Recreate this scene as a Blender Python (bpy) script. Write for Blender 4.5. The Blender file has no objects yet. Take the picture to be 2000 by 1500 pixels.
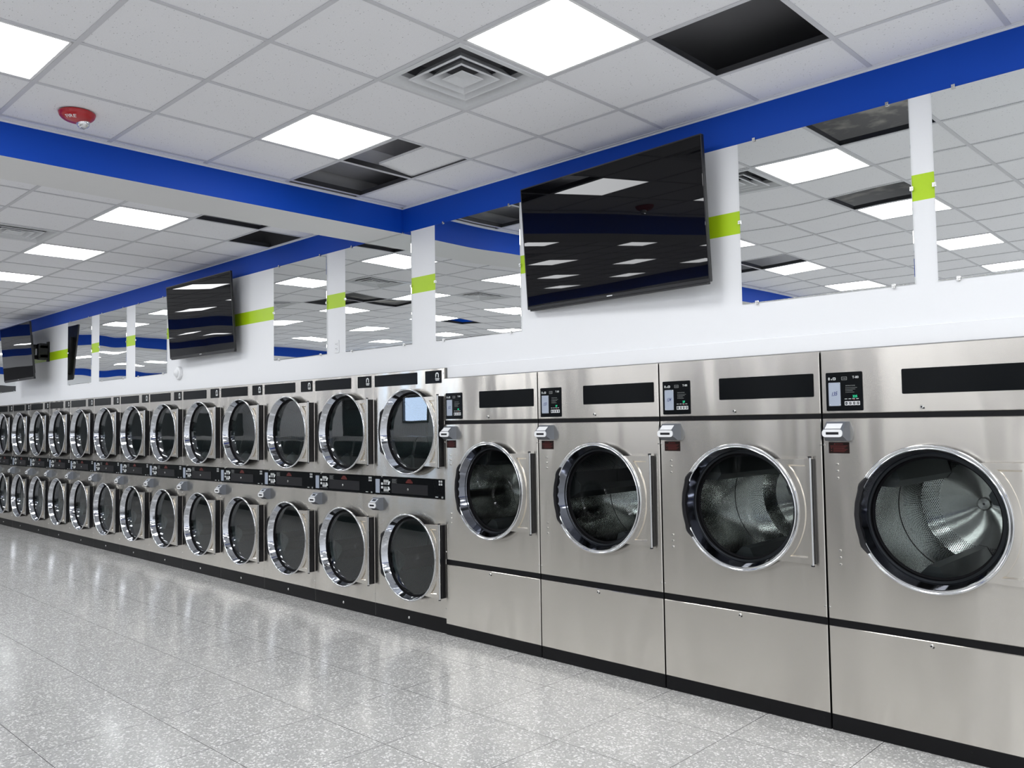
import bpy, math, random
from math import sin, cos, pi, radians, atan2, hypot, tan
from mathutils import Matrix, Vector
random.seed(7)
scene = bpy.context.scene
COL = scene.collection
H = 3.316          # ceiling height
ZB = 3.1105        # underside of blue band
T = 0.6096         # ceiling grid module
XL, XR, YF = -20.9, 8.8, -9.6   # room extents (back wall at y = 0)

# ------------------------------------------------------------------ materials
def new_mat(name):
    m = bpy.data.materials.new(name); m.use_nodes = True
    nt = m.node_tree; nt.nodes.clear()
    out = nt.nodes.new('ShaderNodeOutputMaterial')
    return m, nt, out
def N(nt, t, **kw):
    n = nt.nodes.new(t)
    for k, v in kw.items():
        if k in n.inputs: n.inputs[k].default_value = v
        else: setattr(n, k, v)
    return n
def L(nt, a, b): nt.links.new(a, b)
def c4(c): return (c[0], c[1], c[2], 1.0)
def math_node(nt, op, a, b=None, clamp=False):
    n = nt.nodes.new('ShaderNodeMath'); n.operation = op; n.use_clamp = clamp
    for i, x in enumerate((a, b)):
        if x is None: continue
        if isinstance(x, (int, float)): n.inputs[i].default_value = x
        else: nt.links.new(x, n.inputs[i])
    return n.outputs[0]
def mix_col(nt, fac, a, b):
    n = nt.nodes.new('ShaderNodeMix'); n.data_type = 'RGBA'
    for sock, x in ((n.inputs[0], fac), (n.inputs[6], a), (n.inputs[7], b)):
        if isinstance(x, (int, float)): sock.default_value = x
        elif isinstance(x, tuple): sock.default_value = c4(x)
        else: nt.links.new(x, sock)
    return n.outputs[2]
def plain(name, col, rough=0.5, metal=0.0, spec=0.5, bump=0.0, bscale=60.0, var=0.04, coat=0.0):
    m, nt, out = new_mat(name)
    b = N(nt, 'ShaderNodeBsdfPrincipled')
    b.inputs['Roughness'].default_value = rough; b.inputs['Metallic'].default_value = metal
    b.inputs['Specular IOR Level'].default_value = spec
    b.inputs['Coat Weight'].default_value = coat
    tc = N(nt, 'ShaderNodeTexCoord')
    no = N(nt, 'ShaderNodeTexNoise', Scale=bscale, Detail=3.0)
    L(nt, tc.outputs['Object'], no.inputs['Vector'])
    lo = tuple(max(0, x * (1 - var)) for x in col); hi = tuple(min(1, x * (1 + var)) for x in col)
    L(nt, mix_col(nt, no.outputs['Fac'], lo, hi), b.inputs['Base Color'])
    if bump:
        bp = N(nt, 'ShaderNodeBump', Strength=bump, Distance=0.002)
        L(nt, no.outputs['Fac'], bp.inputs['Height']); L(nt, bp.outputs[0], b.inputs['Normal'])
    L(nt, b.outputs[0], out.inputs[0])
    return m
def emit(name, col, s):
    m, nt, out = new_mat(name)
    e = N(nt, 'ShaderNodeEmission', Strength=s); e.inputs[0].default_value = c4(col)
    L(nt, e.outputs[0], out.inputs[0]); return m

def steel_mat(name, col, rough, aniso):
    m, nt, out = new_mat(name)
    b = N(nt, 'ShaderNodeBsdfPrincipled', Metallic=1.0)
    b.inputs['Anisotropic'].default_value = aniso; b.inputs['Anisotropic Rotation'].default_value = .25
    tg = N(nt, 'ShaderNodeTangent', direction_type='UV_MAP'); L(nt, tg.outputs[0], b.inputs['Tangent'])
    uv = N(nt, 'ShaderNodeTexCoord')
    mp = N(nt, 'ShaderNodeMapping'); mp.inputs['Scale'].default_value = (4, 900, 1)
    L(nt, uv.outputs['UV'], mp.inputs['Vector'])
    no = N(nt, 'ShaderNodeTexNoise', Scale=1.0, Detail=4.0); L(nt, mp.outputs[0], no.inputs['Vector'])
    lo = tuple(x * .97 for x in col); hi = tuple(min(1, x * 1.03) for x in col)
    L(nt, mix_col(nt, no.outputs['Fac'], lo, hi), b.inputs['Base Color'])
    ge = N(nt, 'ShaderNodeNewGeometry'); mp2 = N(nt, 'ShaderNodeMapping'); mp2.inputs['Scale'].default_value = (1.0, 1.0, .22); L(nt, ge.outputs['Position'], mp2.inputs['Vector'])
    no2 = N(nt, 'ShaderNodeTexNoise', Scale=3.2, Detail=1.5); L(nt, mp2.outputs[0], no2.inputs['Vector'])
    r = math_node(nt, 'ADD', math_node(nt, 'MULTIPLY', no2.outputs['Fac'], 0.06), rough - .03)
    L(nt, r, b.inputs['Roughness'])
    bp = N(nt, 'ShaderNodeBump', Strength=0.26, Distance=0.05)     # faint oil-canning of the sheet
    L(nt, no2.outputs['Fac'], bp.inputs['Height']); L(nt, bp.outputs[0], b.inputs['Normal'])
    L(nt, b.outputs[0], out.inputs[0]); return m

def spun(name, col, rough):
    m, nt, out = new_mat(name)
    b = N(nt, 'ShaderNodeBsdfPrincipled', Metallic=1.0, Roughness=rough); b.inputs['Base Color'].default_value = c4(col)
    b.inputs['Anisotropic'].default_value = .9; b.inputs['Anisotropic Rotation'].default_value = .25
    tg = N(nt, 'ShaderNodeTangent', direction_type='RADIAL', axis='Y'); L(nt, tg.outputs[0], b.inputs['Tangent'])
    L(nt, b.outputs[0], out.inputs[0]); return m

def perforated(name, col, rough, pitch, hole):
    m, nt, out = new_mat(name)
    b = N(nt, 'ShaderNodeBsdfPrincipled', Metallic=1.0, Roughness=rough)
    uv = N(nt, 'ShaderNodeUVMap'); sp = N(nt, 'ShaderNodeSeparateXYZ'); L(nt, uv.outputs[0], sp.inputs[0])
    v = math_node(nt, 'DIVIDE', sp.outputs[1], pitch * .866)
    row = math_node(nt, 'MODULO', math_node(nt, 'FLOOR', math_node(nt, 'ADD', v, 1000.0)), 2.0)
    u = math_node(nt, 'ADD', math_node(nt, 'DIVIDE', sp.outputs[0], pitch), math_node(nt, 'MULTIPLY', row, .5))
    fu = math_node(nt, 'SUBTRACT', math_node(nt, 'FRACT', math_node(nt, 'ADD', u, 1000.0)), .5)
    fv = math_node(nt, 'MULTIPLY', math_node(nt, 'SUBTRACT', math_node(nt, 'FRACT', v), .5), .866)
    d = math_node(nt, 'SQRT', math_node(nt, 'ADD', math_node(nt, 'MULTIPLY', fu, fu), math_node(nt, 'MULTIPLY', fv, fv)))
    msk = math_node(nt, 'LESS_THAN', d, hole)
    L(nt, mix_col(nt, msk, col, (.004, .004, .004)), b.inputs['Base Color'])
    L(nt, math_node(nt, 'SUBTRACT', 1.0, msk), b.inputs['Metallic'])
    L(nt, math_node(nt, 'MULTIPLY', math_node(nt, 'SUBTRACT', 1.0, msk), .5), b.inputs['Specular IOR Level'])
    L(nt, b.outputs[0], out.inputs[0]); return m

def glass_pane(name, tint, ior=1.5):
    m, nt, out = new_mat(name)
    tr = N(nt, 'ShaderNodeBsdfTransparent'); tr.inputs[0].default_value = c4(tint)
    gl = N(nt, 'ShaderNodeBsdfGlossy', Roughness=0.0)
    fr = N(nt, 'ShaderNodeFresnel', IOR=ior)
    ge = N(nt, 'ShaderNodeNewGeometry'); fac = math_node(nt, 'MULTIPLY', fr.outputs[0], math_node(nt, 'SUBTRACT', 1.0, ge.outputs['Backfacing']))
    mx = N(nt, 'ShaderNodeMixShader'); L(nt, fac, mx.inputs[0]); L(nt, tr.outputs[0], mx.inputs[1]); L(nt, gl.outputs[0], mx.inputs[2])
    L(nt, mx.outputs[0], out.inputs[0]); return m

def wavy(name, col, metal, rough, strength, scale, spec=.5):
    m, nt, out = new_mat(name)
    b = N(nt, 'ShaderNodeBsdfPrincipled', Metallic=metal, Roughness=rough)
    b.inputs['Base Color'].default_value = c4(col); b.inputs['Specular IOR Level'].default_value = spec
    ge = N(nt, 'ShaderNodeNewGeometry')
    no = N(nt, 'ShaderNodeTexNoise', Scale=scale, Detail=0.0); L(nt, ge.outputs['Position'], no.inputs['Vector'])
    bp = N(nt, 'ShaderNodeBump', Strength=strength, Distance=0.05)
    L(nt, no.outputs['Fac'], bp.inputs['Height']); L(nt, bp.outputs[0], b.inputs['Normal'])
    L(nt, b.outputs[0], out.inputs[0]); return m

def tile_mat():
    m, nt, out = new_mat('ceiling_tile')
    b = N(nt, 'ShaderNodeBsdfPrincipled', Roughness=0.95); b.inputs['Specular IOR Level'].default_value = .1
    ge = N(nt, 'ShaderNodeNewGeometry')
    mp = N(nt, 'ShaderNodeMapping'); mp.inputs['Rotation'].default_value = (0, 0, .6); mp.inputs['Scale'].default_value = (1, 1.7, 1)
    L(nt, ge.outputs['Position'], mp.inputs['Vector'])
    vo = N(nt, 'ShaderNodeTexVoronoi', Scale=58.0); L(nt, mp.outputs[0], vo.inputs['Vector'])
    sep = N(nt, 'ShaderNodeSeparateXYZ'); L(nt, vo.outputs['Color'], sep.inputs[0])
    size = math_node(nt, 'MULTIPLY', math_node(nt, 'SUBTRACT', sep.outputs[0], .45), .42)
    pit = math_node(nt, 'LESS_THAN', vo.outputs['Distance'], size)
    no = N(nt, 'ShaderNodeTexNoise', Scale=160.0, Detail=3.0); L(nt, ge.outputs['Position'], no.inputs['Vector'])
    base = mix_col(nt, no.outputs['Fac'], (.84, .84, .865), (.94, .94, .965))
    L(nt, mix_col(nt, math_node(nt, 'MULTIPLY', pit, .55), base, (.22, .22, .22)), b.inputs['Base Color'])
    bp = N(nt, 'ShaderNodeBump', Strength=.25, Distance=.002); L(nt, no.outputs['Fac'], bp.inputs['Height']); L(nt, bp.outputs[0], b.inputs['Normal'])
    L(nt, b.outputs[0], out.inputs[0]); return m

def floor_mat():
    m, nt, out = new_mat('terrazzo')
    b = N(nt, 'ShaderNodeBsdfPrincipled')
    b.inputs['Specular IOR Level'].default_value = .55
    ge = N(nt, 'ShaderNodeNewGeometry'); sp = N(nt, 'ShaderNodeSeparateXYZ'); L(nt, ge.outputs['Position'], sp.inputs[0])
    TF = .599
    fx = math_node(nt, 'FRACT', math_node(nt, 'ADD', math_node(nt, 'DIVIDE', math_node(nt, 'SUBTRACT', sp.outputs[0], -.432), TF), 100.0))
    fy = math_node(nt, 'FRACT', math_node(nt, 'ADD', math_node(nt, 'DIVIDE', math_node(nt, 'SUBTRACT', sp.outputs[1], -.468), TF), 100.0))
    def edge(f): return math_node(nt, 'MINIMUM', f, math_node(nt, 'SUBTRACT', 1.0, f))
    joint = math_node(nt, 'LESS_THAN', math_node(nt, 'MINIMUM', edge(fx), edge(fy)), .0028)
    nz = N(nt, 'ShaderNodeTexNoise', Scale=70.0, Detail=2.0); L(nt, ge.outputs['Position'], nz.inputs['Vector'])
    wv = nt.nodes.new('ShaderNodeVectorMath'); wv.operation = 'MULTIPLY_ADD'
    L(nt, nz.outputs['Color'], wv.inputs[0]); wv.inputs[1].default_value = (.016, .016, .016); L(nt, ge.outputs['Position'], wv.inputs[2])
    vo = N(nt, 'ShaderNodeTexVoronoi', Scale=78.0); L(nt, wv.outputs[0], vo.inputs['Vector'])
    cs = N(nt, 'ShaderNodeSeparateXYZ'); L(nt, vo.outputs['Color'], cs.inputs[0])
    size = math_node(nt, 'MULTIPLY', math_node(nt, 'SUBTRACT', cs.outputs[0], .05), .62)
    chip = math_node(nt, 'LESS_THAN', vo.outputs['Distance'], size)
    vo2 = N(nt, 'ShaderNodeTexVoronoi', Scale=120.0); L(nt, wv.outputs[0], vo2.inputs['Vector'])
    cs2 = N(nt, 'ShaderNodeSeparateXYZ'); L(nt, vo2.outputs['Color'], cs2.inputs[0])
    base = mix_col(nt, cs2.outputs[1], (.38, .377, .367), (.53, .526, .512))
    chipc = mix_col(nt, cs.outputs[1], (.72, .715, .70), (.95, .945, .925))
    col = mix_col(nt, chip, base, chipc)
    big = N(nt, 'ShaderNodeTexNoise', Scale=.8, Detail=4.0); L(nt, ge.outputs['Position'], big.inputs['Vector'])
    col = mix_col(nt, math_node(nt, 'MULTIPLY', big.outputs['Fac'], .22), col, (.47, .47, .465))
    col = mix_col(nt, joint, col, (.06, .06, .06))
    L(nt, col, b.inputs['Base Color'])
    rg = N(nt, 'ShaderNodeTexNoise', Scale=2.2, Detail=5.0); L(nt, ge.outputs['Position'], rg.inputs['Vector'])
    L(nt, math_node(nt, 'ADD', math_node(nt, 'MULTIPLY', rg.outputs['Fac'], .16), .085), b.inputs['Roughness'])
    bp = N(nt, 'ShaderNodeBump', Strength=.06, Distance=.01)
    L(nt, math_node(nt, 'ADD', rg.outputs['Fac'], math_node(nt, 'MULTIPLY', joint, -.3)), bp.inputs['Height']); L(nt, bp.outputs[0], b.inputs['Normal'])
    L(nt, b.outputs[0], out.inputs[0]); return m

def deck_mat():
    m, nt, out = new_mat('plenum_deck')
    b = N(nt, 'ShaderNodeBsdfPrincipled', Roughness=.8)
    ge = N(nt, 'ShaderNodeNewGeometry')
    no = N(nt, 'ShaderNodeTexNoise', Scale=3.2, Detail=6.0); L(nt, ge.outputs['Position'], no.inputs['Vector'])
    cr = N(nt, 'ShaderNodeValToRGB'); cr.color_ramp.elements[0].position = .52; cr.color_ramp.elements[0].color = (.012, .012, .013, 1)
    cr.color_ramp.elements[1].position = .62; cr.color_ramp.elements[1].color = (.065, .062, .055, 1)
    L(nt, no.outputs['Fac'], cr.inputs[0]); L(nt, cr.outputs[0], b.inputs['Base Color']); L(nt, b.outputs[0], out.inputs[0]); return m

M = {}
M['wall'] = plain('white_wall_paint', (.86, .87, .885), .45, bump=.05, bscale=120, var=.01)
M['blue'] = plain('blue_paint', (.0, .060, .46), .55, var=.02, spec=.25)
M['green'] = plain('lime_paint', (.46, .70, .006), .45, var=.02)
M['soffit'] = plain('soffit_paint', (.80, .80, .80), .5, var=.01)
M['tile'] = tile_mat()
M['bar'] = plain('grid_bar', (.64, .64, .67), .45, var=.02)
M['angle'] = plain('wall_angle', (.80, .81, .84), .4, var=.02)
M['floor'] = floor_mat()
M['deck'] = deck_mat()
M['galv'] = plain('galvanised', (.30, .30, .315), .45, metal=.25, var=.12, bscale=14)
M['steel'] = steel_mat('brushed_steel', (.78, .745, .685), .20, .95)
M['steelside'] = plain('cabinet_side', (.35, .35, .34), .4, metal=.8)
M['inside'] = plain('cabinet_inside', (.02, .02, .021), .6)
M['black'] = plain('black_plastic', (.008, .008, .010), .38, var=.1, spec=.35)
M['blackgloss'] = plain('black_gloss_panel', (.005, .006, .007), .16, var=.1, spec=.12)
M['toe'] = plain('black_toe_kick', (.006, .006, .007), .42, var=.15, spec=.2)
M['rubber'] = plain('black_rubber', (.004, .004, .005), .6, spec=.08)
M['gun'] = plain('dark_polished_steel', (.20, .21, .24), .07, metal=1, var=.02)
M['chrome'] = plain('chrome', (.66, .67, .68), .10, metal=1, var=.02)
M['chromedark'] = plain('chrome_inner', (.62, .64, .68), .045, metal=1, var=.02)
M['bolt'] = plain('bolt_steel', (.72, .72, .70), .22, metal=1)
M['glass'] = glass_pane('door_glass', (.72, .76, .76), 1.45)
M['winglass'] = glass_pane('window_glass', (.93, .96, .97), 1.45)
M['perf'] = perforated('perforated_steel', (.80, .81, .79), .12, .0105, .31)
M['perfs'] = perforated('perforated_steel_small', (.60, .65, .66), .32, .0090, .28)
M['drum'] = spun('drum_steel', (.72, .72, .70), .22)
M['drumdark'] = plain('drum_dark', (.045, .05, .052), .4, metal=.5)
M['greybox'] = plain('grey_cast_metal', (.17, .185, .21), .35, metal=.5)
M['white'] = plain('white_plastic', (.85, .86, .87), .35)
M['plate'] = plain('number_plate', (.42, .47, .56), .35, metal=.3)
M['ink'] = plain('blue_ink', (.015, .02, .16), .5)
M['print'] = plain('white_print', (.72, .74, .74), .5)
M['printdim'] = plain('grey_print', (.25, .26, .26), .5)
M['red'] = plain('red_print', (.15, .010, .006), .5)
M['reddark'] = plain('label_field', (.014, .006, .005), .4, spec=.2)
M['led'] = emit('green_digits', (.05, .9, .45), 1.2)
M['redled'] = emit('red_indicator', (1., .04, .06), .8)
M['alarm'] = plain('red_alarm', (.42, .008, .014), .3, coat=.3)
M['lens'] = plain('strobe_lens', (.75, .76, .76), .12, metal=.7)
M['mirror'] = wavy('mirror_glass', (.88, .90, .89), 1.0, .0, .10, 1.3)
M['screen'] = wavy('tv_screen', (.003, .003, .004), 0.0, .012, .06, 1.3, spec=.30)
M['tvbody'] = plain('tv_housing', (.010, .010, .011), .4)
M['mount'] = plain('mount_steel', (.014, .014, .015), .45, metal=.3)
M['lamp'] = emit('led_diffuser', (.965, .98, 1.0), 14.2)
M['lampframe'] = plain('lamp_frame', (.85, .85, .86), .4)
M['vent'] = plain('vent_white', (.72, .73, .75), .35)
M['ventdark'] = plain('vent_duct', (.10, .10, .11), .5)
M['tinted'] = plain('reflection_pane', (.02, .022, .024), .1, spec=.4)
M['wash'] = steel_mat('washer_steel', (.36, .36, .36), .30, .6)
M['glasss'] = glass_pane('stack_door_glass', (.72, .80, .80), 1.95)
M['web'] = plain('bar_web', (.07, .07, .075), .4, metal=.3)
M['walldark'] = plain('reflection_dark_wall', (.06, .062, .065), .5)
M['board'] = plain('raw_board', (.34, .34, .35), .6, var=.08, bscale=6)
M['voidwall'] = plain('void_wall', (.055, .055, .06), .6, var=.2, bscale=6)
M['ductdark'] = plain('dark_duct', (.10, .10, .105), .55, var=.1, bscale=5)
M['frame'] = plain('window_frame', (.10, .10, .11), .4, metal=.6)
M['insul'] = plain('duct_wrap', (.20, .19, .17), .7, var=.3, bscale=8)

# ------------------------------------------------------------------ mesh builder
class MB:
    def __init__(s): s.v, s.f, s.m, s.uv = [], [], [], {}
    def face(s, pts, m=0, uv=None):
        b = len(s.v); s.v.extend([tuple(p) for p in pts]); s.f.append(tuple(range(b, b + len(pts)))); s.m.append(m)
        if uv: s.uv[len(s.f) - 1] = uv
    def idx(s, verts, faces, m=0):
        b = len(s.v); s.v.extend([tuple(p) for p in verts])
        for f in faces: s.f.append(tuple(b + i for i in f)); s.m.append(m)
    def box(s, x0, x1, y0, y1, z0, z1, m=0, skip=''):
        V = [(x0, y0, z0), (x1, y0, z0), (x1, y1, z0), (x0, y1, z0), (x0, y0, z1), (x1, y0, z1), (x1, y1, z1), (x0, y1, z1)]
        F = {'b': (0, 3, 2, 1), 't': (4, 5, 6, 7), 'f': (0, 1, 5, 4), 'r': (1, 2, 6, 5), 'k': (2, 3, 7, 6), 'l': (3, 0, 4, 7)}
        s.idx(V, [q for k, q in F.items() if k not in skip], m)
    def prism(s, poly, y0, y1, m=0, mside=None):       # polygon in xz (counter-clockwise seen from -y), y0 front, y1 back
        n = len(poly); V = [(x, y0, z) for x, z in poly] + [(x, y1, z) for x, z in poly]
        s.idx(V, [tuple(range(n))], m)
        s.idx(V, [tuple(range(2 * n - 1, n - 1, -1))] + [(i, i + n, (i + 1) % n + n, (i + 1) % n) for i in range(n)], m if mside is None else mside)
    def lathe(s, prof, cx=0, cz=0, n=64, m=0, a0=0., a1=360., ms=None, caps=False):   # profile (r, y[, m]) about a y axis
        full = abs(a1 - a0) >= 359.9; k = n if full else n + 1
        A = [radians(a0 + (a1 - a0) * i / n) for i in range(k)]
        V = [(cx + p[0] * cos(a), p[1], cz + p[0] * sin(a)) for p in prof for a in A]
        for j in range(len(prof) - 1):
            mm = m if ms is None else ms[j]; F = []
            for i in range(n):
                i2 = (i + 1) % k
                F.append((j * k + i, j * k + i2, (j + 1) * k + i2, (j + 1) * k + i))
            base = len(s.v) if j == 0 else base
            if j == 0: s.v.extend(V)
            for f in F: s.f.append(tuple(base + q for q in f)); s.m.append(mm)
        if caps and not full:
            s.f.append(tuple(base + j * k for j in range(len(prof)))); s.m.append(m)
            s.f.append(tuple(base + j * k + k - 1 for j in reversed(range(len(prof))))); s.m.append(m)
    def lathe_z(s, prof, cx, cy, n=48, m=0, ms=None):
        V = [(cx + r * cos(2 * pi * i / n), cy + r * sin(2 * pi * i / n), z) for r, z in prof for i in range(n)]
        b = len(s.v); s.v.extend(V)
        for j in range(len(prof) - 1):
            for i in range(n):
                i2 = (i + 1) % n
                s.f.append((b + j * n + i, b + (j + 1) * n + i, b + (j + 1) * n + i2, b + j * n + i2)); s.m.append(m if ms is None else ms[j])
    def tube(s, p0, p1, r, n=14, m=0):
        p0, p1 = Vector(p0), Vector(p1); d = (p1 - p0).normalized()
        a = Vector((0, 0, 1)) if abs(d.z) < .9 else Vector((1, 0, 0)); u = d.cross(a).normalized(); w = d.cross(u)
        V = [p + r * (cos(2 * pi * i / n) * u + sin(2 * pi * i / n) * w) for p in (p0, p1) for i in range(n)]
        F = [(i, (i + 1) % n, (i + 1) % n + n, i + n) for i in range(n)] + [tuple(range(n - 1, -1, -1)), tuple(range(n, 2 * n))]
        s.idx(V, F, m)
    def disc(s, cx, cz, r, y0, y1, n=20, m=0):
        s.lathe([(r, y1), (r, y0 + (y1 - y0) * .3), (r * .8, y0), (0.0001, y0)], cx, cz, n, m)
    def hole_plate(s, x0, x1, z0, z1, cx, cz, r, y, th, n=72, m=0):
        A = sorted(set([2 * pi * i / n for i in range(n)] + [atan2(z - cz, x - cx) % (2 * pi) for x in (x0, x1) for z in (z0, z1)]))
        inn, outr = [], []
        for a in A:
            c, q = cos(a), sin(a); t = 1e9
            if c > 1e-9: t = min(t, (x1 - cx) / c)
            if c < -1e-9: t = min(t, (x0 - cx) / c)
            if q > 1e-9: t = min(t, (z1 - cz) / q)
            if q < -1e-9: t = min(t, (z0 - cz) / q)
            inn.append((cx + r * c, cz + r * q)); outr.append((cx + t * c, cz + t * q))
        k = len(A); e = .003
        V = [(x, y, z) for x, z in inn] + [(min(max(x, x0 + e), x1 - e), y, min(max(z, z0 + e), z1 - e)) for x, z in outr] + [(x, y + e, z) for x, z in outr] + [(x, y + th, z) for x, z in outr] + [(x, y + th, z) for x, z in inn]
        F = []
        for i in range(k):
            j = (i + 1) % k
            F += [(i, k + i, k + j, j), (k + i, 2 * k + i, 2 * k + j, k + j), (2 * k + i, 3 * k + i, 3 * k + j, 2 * k + j), (4 * k + i, i, j, 4 * k + j)]
        s.idx(V, F, m)
    def panel(s, x0, x1, z0, z1, y, th, m=0, e=.003):
        V = [(x0 + e, y, z0 + e), (x1 - e, y, z0 + e), (x1 - e, y, z1 - e), (x0 + e, y, z1 - e), (x0, y + e, z0), (x1, y + e, z0), (x1, y + e, z1), (x0, y + e, z1), (x0, y + th, z0), (x1, y + th, z0), (x1, y + th, z1), (x0, y + th, z1)]
        F = [(0, 1, 2, 3)]
        for a, b in ((0, 4), (4, 8)):
            for i in range(4): j = (i + 1) % 4; F.append((a + i, b + i, b + j, a + j))
        s.idx(V, F, m)
    def rounded(s, x0, x1, z0, z1, r, y0, y1, m=0, n=6, mside=None):
        P = []
        for cx, cz, a in ((x1 - r, z1 - r, 0), (x0 + r, z1 - r, 90), (x0 + r, z0 + r, 180), (x1 - r, z0 + r, 270)):
            for i in range(n + 1): q = radians(a + 90 * i / n); P.append((cx + r * cos(q), cz + r * sin(q)))
        s.prism(P, y0, y1, m, mside)
    def text(s, string, x, z, size, y, m=0, align='LEFT', sx=1.0, shear=0.0, rise=0.0):
        vs, fs = text_geo(string, align)
        s.idx([(x + (vx + shear * vy) * size * sx, y, z + (vy + rise * vx) * size) for vx, vy in vs], fs, m)
    def build(s, name, mats, parent=None, loc=(0, 0, 0), smooth=True, drum=False, angle=38):
        me = bpy.data.meshes.new(name); me.from_pydata(s.v, [], s.f)
        mats = mats if isinstance(mats, (list, tuple)) else [mats]
        for q in mats: me.materials.append(q if not isinstance(q, str) else M[q])
        me.polygons.foreach_set('material_index', s.m)
        uvl = me.uv_layers.new(name='UVMap'); buf = [0.0] * (2 * len(me.loops))
        for p in me.polygons:
            n = p.normal; pts = [me.vertices[me.loops[li].vertex_index].co for li in p.loop_indices]
            if drum:
                rr = .34; aa = [atan2(q.z, q.x) for q in pts]; cs = [hypot(q.x, q.z) for q in pts]
                aa = [x + 2 * pi if x < -pi / 2 and max(aa) > pi / 2 else x for x in aa]
                flat = abs(n.y) > .5
                uvs = [(q.x, q.z) if flat else (a * rr, q.y) for q, a in zip(pts, aa)]
            elif abs(n.z) > .7: uvs = [(q.x, q.y) for q in pts]
            elif abs(n.x) > .7: uvs = [(q.y, q.z) for q in pts]
            else: uvs = [(q.x, q.z) for q in pts]
            for li, u in zip(p.loop_indices, uvs): buf[2 * li], buf[2 * li + 1] = u
        uvl.data.foreach_set('uv', buf)
        me.validate(); me.update()
        if smooth: me.shade_smooth(); me.set_sharp_from_angle(angle=radians(angle))
        o = bpy.data.objects.new(name, me); COL.objects.link(o); o.location = loc
        if parent: o.parent = parent
        return o

_tg = {}
def text_geo(string, align='LEFT'):
    if (string, align) in _tg: return _tg[(string, align)]
    cu = bpy.data.curves.new('lettering', 'FONT'); cu.body = string; cu.align_x = align; cu.size = 1.0; cu.resolution_u = 2; cu.offset = .012
    ob = bpy.data.objects.new('lettering', cu); COL.objects.link(ob); bpy.context.view_layer.update()
    dg = bpy.context.evaluated_depsgraph_get(); me = bpy.data.meshes.new_from_object(ob.evaluated_get(dg))
    r = ([(v.co.x, v.co.y) for v in me.vertices], [tuple(p.vertices) for p in me.polygons])
    bpy.data.objects.remove(ob); bpy.data.curves.remove(cu); bpy.data.meshes.remove(me)
    _tg[(string, align)] = r; return r

def tag(o, label=None, cat=None, group=None, kind=None):
    if label: o['label'] = label
    if cat: o['category'] = cat
    if group: o['group'] = group
    if kind: o['kind'] = kind
    return o
def empty(name, loc, label, cat, group=None):
    o = bpy.data.objects.new(name, None); COL.objects.link(o); o.location = loc; o.empty_display_size = .1
    return tag(o, label, cat, group)
def copy_tree(o, parent=None):
    c = o.copy(); COL.objects.link(c); c.parent = parent
    for ch in list(o.children): copy_tree(ch, c)
    return c
def struct(mb, name, mats, **k):
    o = mb.build(name, mats, **k); o['kind'] = 'structure'; return o

# ------------------------------------------------------------------ room shell
XD = 3.885         # right end of the big dryers
XS = -14 * .881    # left end of the stacked dryers
b = MB(); b.face([(XL, YF, 0), (XR, YF, 0), (XR, 1.5, 0), (XL, 1.5, 0)])
struct(b, 'floor', 'floor')

b = MB()           # back wall with painted bands, open behind the dryers
def wall_rect(x0, x1, z0, z1, m): b.face([(x0, 0, z0), (x1, 0, z0), (x1, 0, z1), (x0, 0, z1)], m)
for x0, x1, zl in ((XL, XS, 0), (XS, 0, 1.985), (0, XD, 1.90), (XD, XR, 0)):
    wall_rect(x0, x1, zl, 2.605, 0); wall_rect(x0, x1, 2.605, 2.732, 2); wall_rect(x0, x1, 2.732, ZB, 0); wall_rect(x0, x1, ZB, H + .004, 1); wall_rect(x0, x1, H + .004, H + .9, 3)
for x0, x1, zl in ((XS, 0, 1.985), (0, XD, 1.90)): b.face([(x0, 0, zl), (x0, .12, zl), (x1, .12, zl), (x1, 0, zl)], 0)
b.face([(XS, 0, 0), (XS, 0, 1.985), (XS, .12, 1.985), (XS, .12, 0)], 0)
b.face([(XD, 0, 0), (XD, .12, 0), (XD, .12, 1.9), (XD, 0, 1.9)], 0)
struct(b, 'wall_back', ['wall', 'blue', 'green', 'voidwall'], smooth=False)
b = MB(); b.face([(XS - .5, 1.45, 0), (XD + .5, 1.45, 0), (XD + .5, 1.45, H), (XS - .5, 1.45, H)]); struct(b, 'wall_service_passage', 'inside')
b = MB(); b.panel(0.004, XD, 1.912, 2.004, -.010, .011, 0)
struct(b, 'trim_1', 'wall')
b = MB()
b.face([(XL, -3.8, 0), (XL, YF, 0), (XL, YF, 2.1), (XL, -3.8, 2.1)], 2); b.face([(XL, -3.8, 2.1), (XL, YF, 2.1), (XL, YF, ZB), (XL, -3.8, ZB)], 0); b.face([(XL, 0, 0), (XL, -3.8, 0), (XL, -3.8, 2.8), (XL, 0, 2.8)], 2); b.face([(XL, 0, 2.8), (XL, -3.8, 2.8), (XL, -3.8, ZB), (XL, 0, ZB)], 0); b.face([(XL, 0, ZB), (XL, YF, ZB), (XL, YF, H + .9), (XL, 0, H + .9)], 1)
struct(b, 'wall_left', ['wall', 'blue', 'walldark'], smooth=False)  # dark lower areas added so the steel and far mirror reflect something dark
b = MB()
b.face([(XR, YF, 0), (XR, 0, 0), (XR, 0, ZB), (XR, YF, ZB)], 0); b.face([(XR, YF, ZB), (XR, 0, ZB), (XR, 0, H + .9), (XR, YF, H + .9)], 1)
struct(b, 'wall_right', ['wall', 'blue'], smooth=False)
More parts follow.
